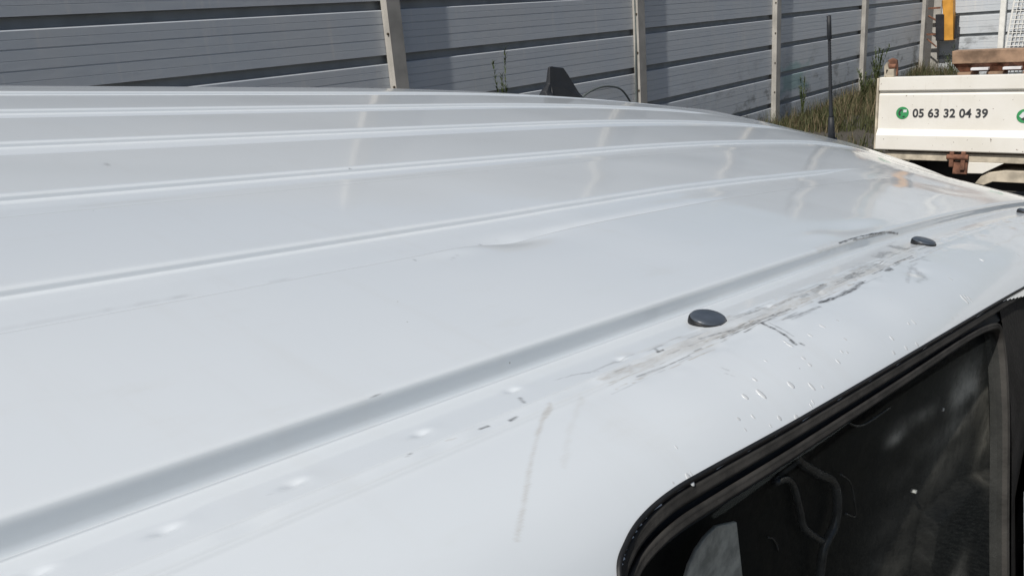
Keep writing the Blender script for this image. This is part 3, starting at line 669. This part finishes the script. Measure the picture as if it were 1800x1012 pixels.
# wheels, lamps and mirrors (mostly hidden from this side)
for (x, y) in ((.2, 1.25), (21.5, 1.25), (.2, 12.2), (21.5, 12.2)):
    c = Vector(vp(x, y, 0)); c.z = 0
    wpt = van_loc + van.rotation_euler.to_matrix() @ c
    cz = (ground_z(wpt.x, wpt.y)+.325-wpt.z)/VAN_N.z
    c.z = cz; sgn = -1 if y < 6 else 1
    pr = [(.20, -.09), (.29, -.10), (.32, -.085), (.325, 0), (.32, .085), (.29, .10), (.20, .09)]
    mb = MB(); vs = []; n = 36
    for (r, h) in pr: vs += [(c.x+r*math.cos(2*math.pi*i/n), c.y+h, c.z+r*math.sin(2*math.pi*i/n)) for i in range(n)]
    fs = [(k*n+i, k*n+(i+1) % n, (k+1)*n+(i+1) % n, (k+1)*n+i) for k in range(6) for i in range(n)]
    mb.add(vs, fs); wh = mb.build('wheel', MAT['tyre'], van, 0, True)
    mb = MB(); mb.cyl((c.x, c.y-.06*sgn, c.z), (c.x, c.y+.065*sgn, c.z), .205, 36); mb.cyl((c.x, c.y+.06*sgn, c.z), (c.x, c.y+.09*sgn, c.z), .07, 24, .05); mb.build('rim', MAT['rim'], wh, .008)
for y in (2.9, 10.4):
    mb = MB(); x0, y0, z0 = vp(30.9, y, -8.5); mb.box(x0, x0+.075, y0-.16, y0+.16, z0-.09, z0+.09); mb.build('headlight', MAT['clear_lamp'], van, .03)
for y, sg in ((-.25, -1), (13.6, 1)):
    mb = MB(); x0, y0, z0 = vp(20.6, y, -4.6); mb.box(x0-.05, x0+.06, y0-.10, y0+.10, z0-.15, z0+.12); mo = mb.build('wing_mirror', MAT['black_plastic'], van, .03)
    mb = MB(); mb.cyl((x0, y0-sg*.05, z0-.05), (x0+.05, y0-sg*.28, z0-.10), .025); mb.build('mirror_arm', MAT['black_plastic'], mo)

# ------------------------------------------------------------------ noise-barrier fence and end wall
BAY = 4.39; ROW = 0.497
def panel_mesh(length, name):
    pr = [(0, 0), (0, .066), (.003, .069), (0, .072), (0, .136), (.007, .139), (.007, .145), (0, .148), (0, .206), (.003, .209), (0, .212), (0, .276), (.007, .279), (.007, .285), (0, .288), (0, .344), (.003, .347), (0, .350), (0, .405), (.006, .413), (.060, .420), (.060, ROW-.001), (.11, ROW-.001), (.11, 0)]
    mb = MB(); mb.prism(pr, 0, 0, length)
    me = bpy.data.meshes.new(name); me.from_pydata(mb.v, [], mb.f)
    bm = bmesh.new(); bm.from_mesh(me); bmesh.ops.recalc_face_normals(bm, faces=bm.faces); bm.to_mesh(me); bm.free()
    me.materials.append(MAT['panel']); me.materials.append(MAT['panel_gap'])
    for p in me.polygons:
        if .03 < p.center.y < .09 and len(p.vertices) == 4: p.material_index = 1
    return me
def post_mesh(h):
    mb = MB(); mb.box(-.085, .085, -.088, -.045, 0, h); mb.box(-.045, .045, -.046, .16, 0, h); mb.box(-.085, -.046, -.0445, -.003, 0, h); mb.box(.046, .085, -.0445, -.003, 0, h)
    me = bpy.data.meshes.new('post'); me.from_pydata(mb.v, [], mb.f); me.materials.append(MAT['post']); return me
def bolt_mesh():
    mb = MB(); mb.cyl((0, 0, 0), (0, -.016, 0), .012, 8)
    me = bpy.data.meshes.new('bolt'); me.from_pydata(mb.v, [], mb.f); me.materials.append(MAT['bolt']); return me
BOLT = bolt_mesh()
def barrier(name, loc, rz, x_posts, z0, rows, top, label):
    root = empty(name, loc, (0, 0, rz)); tag(root, label, 'fence')
    pm = post_mesh(top); cache = {}
    for x in x_posts:
        p = bpy.data.objects.new('post', pm); COL.objects.link(p); p.parent = root; p.location = (x, 0, -.1)
        if 3 < x < 15:                                          # fixings that can be made out on the nearer posts
            for k in range(1, 8):
                for (bx, by, bz, br) in ((-.065, -.034, .18+ROW*k, 0), (-.065, -.034, .28+ROW*k, 0), (-.084, -.066, .23+ROW*k, -math.pi/2)):
                    b = bpy.data.objects.new('bolt', BOLT); COL.objects.link(b); b.parent = p; b.location = (bx, by, bz); b.rotation_euler = (0, 0, br)
    for a, b in zip(x_posts[:-1], x_posts[1:]):
        L = round(b-a-.094, 3)
        if L not in cache: cache[L] = panel_mesh(L, 'panel')
        for j in range(rows):
            o = bpy.data.objects.new('panel', cache[L]); COL.objects.link(o); o.parent = root
            o.location = (a+.047, rnd.uniform(-.002, .002), z0+ROW*j)
            if j == rows-1: o.scale = (1, 1, .55)
    return root
barrier('noise_barrier', (0, 6.41, 0), 0, [5.685+BAY*k for k in range(-4, 4)]+[23.10], 2.424-5*ROW, 9, 4.28, 'long grey ribbed metal barrier with cream posts running behind the white van')
barrier('end_barrier', (23.5, 6.28, 0), -math.pi/2, [.12+BAY*k for k in range(0, 5)], 1.53-3*ROW, 8, 4.2, 'pale grey panel wall closing the yard behind the tipper truck')

# ------------------------------------------------------------------ hanging cable on the second post
cp = [(9.74, 6.20, 4.2), (9.74, 6.20, 3.2), (9.735, 6.20, 2.3), (9.735, 6.20, 1.87), (9.70, 6.20, 1.4), (9.68, 6.20, 1.0), (9.62, 6.20, .82), (9.56, 6.19, .92), (9.50, 6.18, 1.035), (9.28, 6.17, 1.21), (8.99, 6.17, 1.277), (8.70, 6.17, 1.27), (8.44, 6.17, 1.20), (8.2, 6.17, 1.02), (8.0, 6.15, .6), (7.95, 6.12, .03)]
mb = MB(); mb.tube(spline([(x*1.0265, y*1.0265, 2.1+(z-2.1)*1.0265) for x, y, z in cp], 8), .0125, 8)
tag(mb.build('cable', MAT['cable'], None, 0, True), 'thin dark cable hanging down the cream post and looping to the left', 'cable')

# ------------------------------------------------------------------ tipper truck with its side to the van
truck = empty('tipper_truck', (8.1, -1.0, 0)); tag(truck, 'cream white tipper truck with a phone number on its side board', 'truck')
def wp(mb, name, mat, root=truck, parent=None, bevel=0.0, ss=False):
    o = mb.build(name, mat, parent or root, bevel, ss)
    if parent is None: o.location = -Vector(root.location)
    return o
YL, YR = 2.226, -3.3
mb = MB()
prof = [(6.985, 1.485), (6.985, 1.385), (7.008, 1.375), (7.008, 1.357), (6.998, 1.350), (7.0, 1.085), (6.962, 1.042), (6.962, 0.930), (6.985, 0.920), (7.045, .920), (7.045, 1.485)]
mb.prism([(x, z) for x, z in prof], 1, YR, YL)
board = wp(mb, 'side_board', MAT['truck'], bevel=.004)
mb = MB(); mb.box(6.978, 7.05, YL+.001, YL+.016, .925, 1.48); wp(mb, 'board_end_cap', MAT['cream_dirty'], bevel=.004)
# lettering and round stickers
fc = bpy.data.curves.new('lettering', 'FONT'); fc.body = '05 63 32 04 39'; fc.size = .0875; fc.offset = .0022; fc.extrude = .0008; fc.space_character = 1.02
fo = bpy.data.objects.new('lettering_curve', fc); COL.objects.link(fo); bpy.context.view_layer.update()
tm = bpy.data.meshes.new_from_object(fo); bpy.data.objects.remove(fo); bpy.data.curves.remove(fc)
xsv = [v.co.x for v in tm.vertices]; wd = max(xsv)-min(xsv); sx = .521/wd; x0 = min(xsv)
for v in tm.vertices: v.co = Vector((6.9962-v.co.z, 1.968-(v.co.x-x0)*sx, 1.181+v.co.y))
tm.name = 'lettering'; tm.materials.append(MAT['lettering']); lt = bpy.data.objects.new('lettering', tm); COL.objects.link(lt); lt.parent = board
def disc(y, z, r, x=6.9962):
    mb = MB(); mb.cyl((x+.0015, y, z), (x, y, z), r, 32); return mb.build('sticker', MAT['green_disc'], board)
def flat(name, pts, mat, par, x=6.9952):
    mb = MB(); mb.prism(pts, 0, x, x+.0008); return mb.build(name, mat, par)
s1 = disc(2.043, 1.211, .047)
ph = []
for i in range(9):                                              # telephone handset
    a = math.radians(100+i*17); ph.append((2.043-.030*math.cos(a), 1.211+.030*math.sin(a)))
for i in range(9):
    a = math.radians(236-i*17); ph.append((2.043-.018*math.cos(a)-.001, 1.211+.018*math.sin(a)))
flat('phone_symbol', ph, MAT['lettering'], s1)
flat('phone_symbol', [(2.044, 1.182), (2.030, 1.190), (2.022, 1.184), (2.032, 1.176)], MAT['lettering'], s1, 6.9949)
flat('phone_symbol', [(2.066, 1.236), (2.052, 1.240), (2.046, 1.230), (2.060, 1.225)], MAT['lettering'], s1, 6.9949)
flat('speech_bubble', [(2.037, 1.213), (2.037, 1.236), (2.012, 1.236), (2.012, 1.216), (2.030, 1.216)], MAT['white_plate'], s1)
s2 = disc(1.212, 1.192, .049)
flat('sticker_symbol', [(1.245, 1.19), (1.222, 1.222), (1.205, 1.215), (1.20, 1.18), (1.226, 1.176)], MAT['white_plate'], s2)
flat('sticker_symbol', [(1.232, 1.170), (1.205, 1.190), (1.19, 1.165), (1.21, 1.157)], MAT['lettering'], s2, 6.9949)
# rail under the board, hinge, gusset, mudguard
mb = MB(); mb.box(7.0, 7.06, YR, 2.16, .845, .905); wp(mb, 'bed_rail', MAT['cream_dirty'], bevel=.005)
for y in (1.62, .1, -1.5):
    mb = MB(); mb.box(6.955, 7.0, y-.055, y-.025, .79, .93); mb.box(6.955, 7.0, y+.025, y+.055, .81, .93); mb.cyl((6.968, y-.075, .885), (6.968, y+.075, .885), .022, 10); mb.box(6.975, 7.02, y-.07, y+.03, .755, .85)
    wp(mb, 'hinge', MAT['rust'], bevel=.004)
    mb = MB(); mb.prism([(y-.035, .846), (y-.31, .846), (y-.17, .762), (y-.04, .758)], 0, 7.0, 7.05); wp(mb, 'gusset', MAT['truck'], bevel=.004)
mb = MB()
g = [(1.50, .68), (1.46, .74), (1.42, .770), (1.30, .788), (.2, .788), (.05, .74), (-.02, .66), (.0, .66), (.10, .70), (1.38, .70), (1.44, .67)]
mb.prism(g, 0, 7.02, 7.45); wp(mb, 'mudguard', MAT['cream_dirty'], bevel=.006)
# bed, headboard, chassis, cab, wheels
mb = MB(); mb.box(7.05, 9.20, YR, 2.15, .88, .93); wp(mb, 'bed_floor', MAT['rust'])
mb = MB(); mb.box(7.06, 9.2, YR-.06, YR-.001, .88, 1.75); wp(mb, 'headboard', MAT['truck'], bevel=.01)
mb = MB(); mb.box(7.45, 7.62, -5.0, 2.0, .55, .84); mb.box(8.6, 8.77, -5.0, 2.0, .55, .84); mb.box(7.62, 8.6, 1.7, 1.8, .58, .80); mb.box(7.62, 8.6, -1.0, -.9, .58, .80); mb.box(7.08, 9.1, 1.96, 2.03, .60, .80); wp(mb, 'chassis_frame', MAT['chassis'])
mb = MB(); mb.prism([(-3.5, .55), (-5.35, .55), (-5.5, .75), (-5.45, 1.25), (-5.15, 1.45), (-4.75, 2.2), (-4.5, 2.3), (-3.6, 2.3), (-3.5, 2.15)], 0, 7.15, 9.05); wp(mb, 'cab', MAT['truck'], bevel=.05)
mb = MB(); mb.prism([(-3.75, 1.45), (-4.95, 1.45), (-4.68, 2.08), (-3.8, 2.08)], 0, 7.13, 7.155); wp(mb, 'cab_window', MAT['dark_glass'])
for (x, y) in ((7.22, .75), (9.0, .75), (7.22, -4.3), (9.0, -4.3)):
    mb = MB(); n = 32; vs = []
    for (r, h) in ((.2, -.10), (.33, -.12), (.365, -.10), (.37, 0), (.365, .10), (.33, .12), (.2, .10)): vs += [(x+h, y+r*math.cos(2*math.pi*i/n), .37+r*math.sin(2*math.pi*i/n)) for i in range(n)]
    mb.add(vs, [(k*n+i, k*n+(i+1) % n, (k+1)*n+(i+1) % n, (k+1)*n+i) for k in range(6) for i in range(n)])
    wh = wp(mb, 'wheel', MAT['tyre'], ss=True)
    mb = MB(); mb.cyl((x-.09, y, .37), (x+.09, y, .37), .205, 30); mb.build('rim', MAT['rim'], wh, .01)
# far board of the bed: a plank with a dark recessed foot
mb = MB(); mb.prism([(2.05, .90), (2.14, .90), (2.14, 1.30), (2.05, 1.30)], 0, 9.11, 9.18); wp(mb, 'corner_stake', MAT['rust'], bevel=.005)
# latch post at the rear corner of the side board
mb = MB(); mb.box(7.0, 7.06, 2.125, 2.185, 1.486, 1.545); mb.prism([(2.195, 1.486), (2.20, 1.57), (2.18, 1.60), (2.165, 1.54), (2.19, 1.486)], 0, 7.0, 7.05); wp(mb, 'board_latch', MAT['cream_dirty'], bevel=.004)
mb = MB(); mb.prism([(2.215, 1.486), (2.20, 1.56), (2.19, 1.61), (2.16, 1.625), (2.125, 1.61), (2.118, 1.56), (2.115, 1.486), (2.125, 1.486), (2.135, 1.55), (2.185, 1.55), (2.198, 1.486)], 0, 7.055, 7.085); mb.cyl((7.03, 2.19, 1.565), (7.03, 2.12, 1.565), .018, 10); wp(mb, 'latch_hook', MAT['rust'], bevel=.004)

# timber load lying across the bed
beam = empty('timber_beam', (9.1, 0.2, 1.29)); tag(beam, 'thick brown timber beam lying on packing blocks in the truck bed', 'timber')
mb = MB(); mb.hexa([(9.10, 2.23, 1.41), (9.10, -1.6, 1.41), (9.26, -1.6, 1.41), (9.26, 2.23, 1.41)], [(9.085, 2.235, 1.532), (9.085, -1.6, 1.532), (9.26, -1.6, 1.532), (9.26, 2.235, 1.532)]); wp(mb, 'top_plank', MAT['wood'], beam, None, .006)
mb = MB(); mb.hexa([(9.16, 2.17, 1.33), (9.16, -1.5, 1.33), (9.26, -1.5, 1.33), (9.26, 2.17, 1.33)], [(9.115, 2.225, 1.409), (9.115, -1.55, 1.409), (9.26, -1.55, 1.409), (9.26, 2.225, 1.409)]); wp(mb, 'under_plank', MAT['rust'], beam, None, .004)  # dark recessed strip, its colour standing in for shade beneath the beam
for y in (1.98, 1.71, 1.2, .5, -.4):
    mb = MB(); mb.box(9.06, 9.13, y-.075, y+.075, 1.348, 1.372); wp(mb, 'white_tag', MAT['white_plate'], beam, None, .003)
for i, y in enumerate((2.10, 1.85, 1.55, 1.1, .3, -.8)):
    mb = MB(); mb.box(9.10, 9.26, y-.075, y+.075, .93, 1.329); o = wp(mb, 'packing_block', MAT['wood'])
    tag(o, None, None); o.parent = beam; o.location = -Vector(beam.location)

# ------------------------------------------------------------------ yellow and black block on a bracket, white pole, wire mesh
blk = empty('warning_block', (23.0, 5.85, 1.0)); tag(blk, 'tall yellow block in a black holder bracketed to the corner post', 'block')
mb = MB(); mb.hexa([(23.0, 5.86, .92), (23.0, 5.655, .92), (23.22, 5.655, .92), (23.22, 5.86, .92)], [(23.0, 5.955, 1.87), (23.0, 5.715, 1.88), (23.22, 5.715, 1.88), (23.22, 6.03, 1.85)]); wp(mb, 'yellow_body', MAT['yellow'], blk, None, .01)
mb = MB(); mb.hexa([(22.98, 6.04, .925), (22.98, 5.85, .918), (23.25, 5.85, .918), (23.25, 6.04, .925)], [(22.98, 6.085, 1.545), (22.98, 5.89, 1.535), (23.25, 5.89, 1.535), (23.25, 6.085, 1.545)]); mb.box(23.05, 23.25, 5.60, 5.652, .95, 1.49); wp(mb, 'black_holder', MAT['black_paint'], blk, None, .01)
mb = MB()
for z in (1.69, 1.08): mb.box(23.02, 23.07, 6.0, 6.27, z-.02, z+.025)
mb.cyl((23.05, 6.26, 1.52), (23.05, 6.0, 1.36), .022, 8); mb.cyl((23.05, 6.26, .98), (23.05, 6.03, .78), .018, 8)
wp(mb, 'bracket', MAT['rust'], blk)
mb = MB(); mb.hexa([(23.1, 4.70, 0), (23.1, 4.58, 0), (23.22, 4.58, 0), (23.22, 4.70, 0)], [(23.1, 4.755, 4.4), (23.1, 4.635, 4.4), (23.22, 4.635, 4.4), (23.22, 4.755, 4.4)])
tag(mb.build('white_pole', MAT['wire_white'], None, .01), 'slim white pole standing in front of the pale end wall', 'pole')
msh = empty('mesh_panel', (22.9, 4.0, 0)); tag(msh, 'white wire mesh panel leaning at the end wall beside the white pole', 'mesh panel')
def mp(a, b): return Vector((22.8+.12*b, 4.48-.16*b+0-a*.75, .55+b*2.2))
mb = MB()
for i in range(10): mb.cyl(mp(i/9, 0)-msh.location, mp(i/9, 1)-msh.location, .010, 6)
for i in range(24): mb.cyl(mp(0, i/23)-msh.location, mp(1, i/23)-msh.location, .010, 6)
mb.build('wire_grid', MAT['wire_white'], msh)
mb = MB()
for p, q in (((0, 0), (1, 0)), ((1, 0), (1, 1)), ((1, 1), (0, 1)), ((0, 1), (0, 0))): mb.cyl(mp(*p)-msh.location, mp(*q)-msh.location, .022, 8)
for a in (.1, .9): mb.cyl(mp(a, 0)-msh.location, Vector((22.75, mp(a, 0).y, 0))-msh.location, .02, 8)
mb.build('frame', MAT['wire_white'], msh)

# ------------------------------------------------------------------ weeds
def blade(mb, p, h, lean, az, w, seg=3):
    ca, sa = math.cos(az), math.sin(az); px, py = -sa, ca; vs = []
    for i in range(seg+1):
        t = i/seg; o = lean*h*t*t; ww = w*(1-t)**.8*.5+.0004
        c = (p[0]+ca*o, p[1]+sa*o, p[2]+h*t*(1-.25*lean*t))
        vs += [(c[0]-px*ww, c[1]-py*ww, c[2]), (c[0]+px*ww, c[1]+py*ww, c[2])]
    mb.add(vs, [(2*i, 2*i+1, 2*i+3, 2*i+2) for i in range(seg)])
def raw(mb, name, mat, parent=None):
    me = bpy.data.meshes.new(name); me.from_pydata(mb.v, [], mb.f); return link_mesh(name, me, mat, parent)
gb = MB(); sb = MB()
clumps = [(rnd.uniform(11.5, 23.2), 6.28-abs(rnd.gauss(0, .36)), rnd.uniform(.10, .32)) for _ in range(330)]
clumps += [(rnd.uniform(17.0, 23.0), rnd.uniform(3.2, 6.2), rnd.uniform(.08, .25)) for _ in range(130)]
clumps += [(rnd.uniform(9.6, 13.5), rnd.uniform(2.6, 5.8), rnd.uniform(.05, .2)) for _ in range(70)]
clumps += [(rnd.uniform(14.0, 20.5), rnd.uniform(4.2, 6.25), rnd.uniform(.12, .42)) for _ in range(260)]
clumps += [(18.9+rnd.gauss(0, .35), 5.95+rnd.gauss(0, .18), rnd.uniform(.25, .55)) for _ in range(26)]
clumps += [(22.6+rnd.gauss(0, .4), 5.7+rnd.gauss(0, .5), rnd.uniform(.25, .5)) for _ in range(40)]
for (cx, cy, hh) in clumps:
    if cy > 6.3: cy = 6.3
    dry = rnd.random() < .5
    for _ in range(rnd.randint(16, 30)):
        x = cx+rnd.gauss(0, .12); y = min(6.34, cy+rnd.gauss(0, .10))
        blade(sb if (dry and rnd.random() < .7) else gb, (x, y, ground_z(x, y)-.01), hh*rnd.uniform(.5, 1.45), rnd.uniform(.05, .7), rnd.uniform(0, 6.283), rnd.uniform(.008, .018), 3)
tag(raw(gb, 'grass', MAT['grass']), 'rough green grass along the foot of the barrier', 'grass', None, 'stuff')
tag(raw(sb, 'dry_grass', MAT['straw']), 'dry straw-coloured grass among the green at the barrier foot', 'grass', None, 'stuff')
def weed(x, y, h, label, spread=.12, stems=5, leaf=.03, dens=46):
    root = empty('tall_weed', (x, y, ground_z(x, y))); tag(root, label, 'weed')
    st = MB(); lf = MB()
    for k in range(stems):
        a = rnd.uniform(0, 6.283); hk = h*rnd.uniform(.6, 1.0) if k else h; le = rnd.uniform(.3, 1)*spread
        pts = [Vector((math.cos(a)*le*t*t*1.3, math.sin(a)*le*t*t*.7, hk*t)) for t in [i/8 for i in range(9)]]
        st.tube(pts, [.006*(1-.8*i/8) for i in range(9)], 5)
        for _ in range(int(dens*hk)):
            t = rnd.uniform(.12, 1); i = min(7, int(t*8)); p = pts[i].lerp(pts[i+1], t*8-i)
            blade(lf, p, leaf*rnd.uniform(.8, 2.2), rnd.uniform(.4, 1.3), rnd.uniform(0, 6.283), leaf*rnd.uniform(.2, .45), 2)
    raw(st, 'stem', MAT['weed'], root); raw(lf, 'foliage', MAT['weed'], root)
weed(7.02, 6.20, 1.86, 'tall thin green weed standing against the barrier left of the fin aerial', .14, 5, .045, 60)
weed(15.15, 6.15, .82, 'yellowish weed growing below the turquoise paint patch', .2, 7, .04, 60)
weed(18.75, 6.02, 1.05, 'bushy weed wrapped round the foot of the post left of the truck', .3, 10, .05, 70)
weed(17.6, 5.9, .7, 'low bushy weed at the barrier just right of the whip aerial', .3, 9, .05, 70)
weed(22.7, 5.55, .85, 'spindly weed under the yellow block', .35, 8, .04, 50)
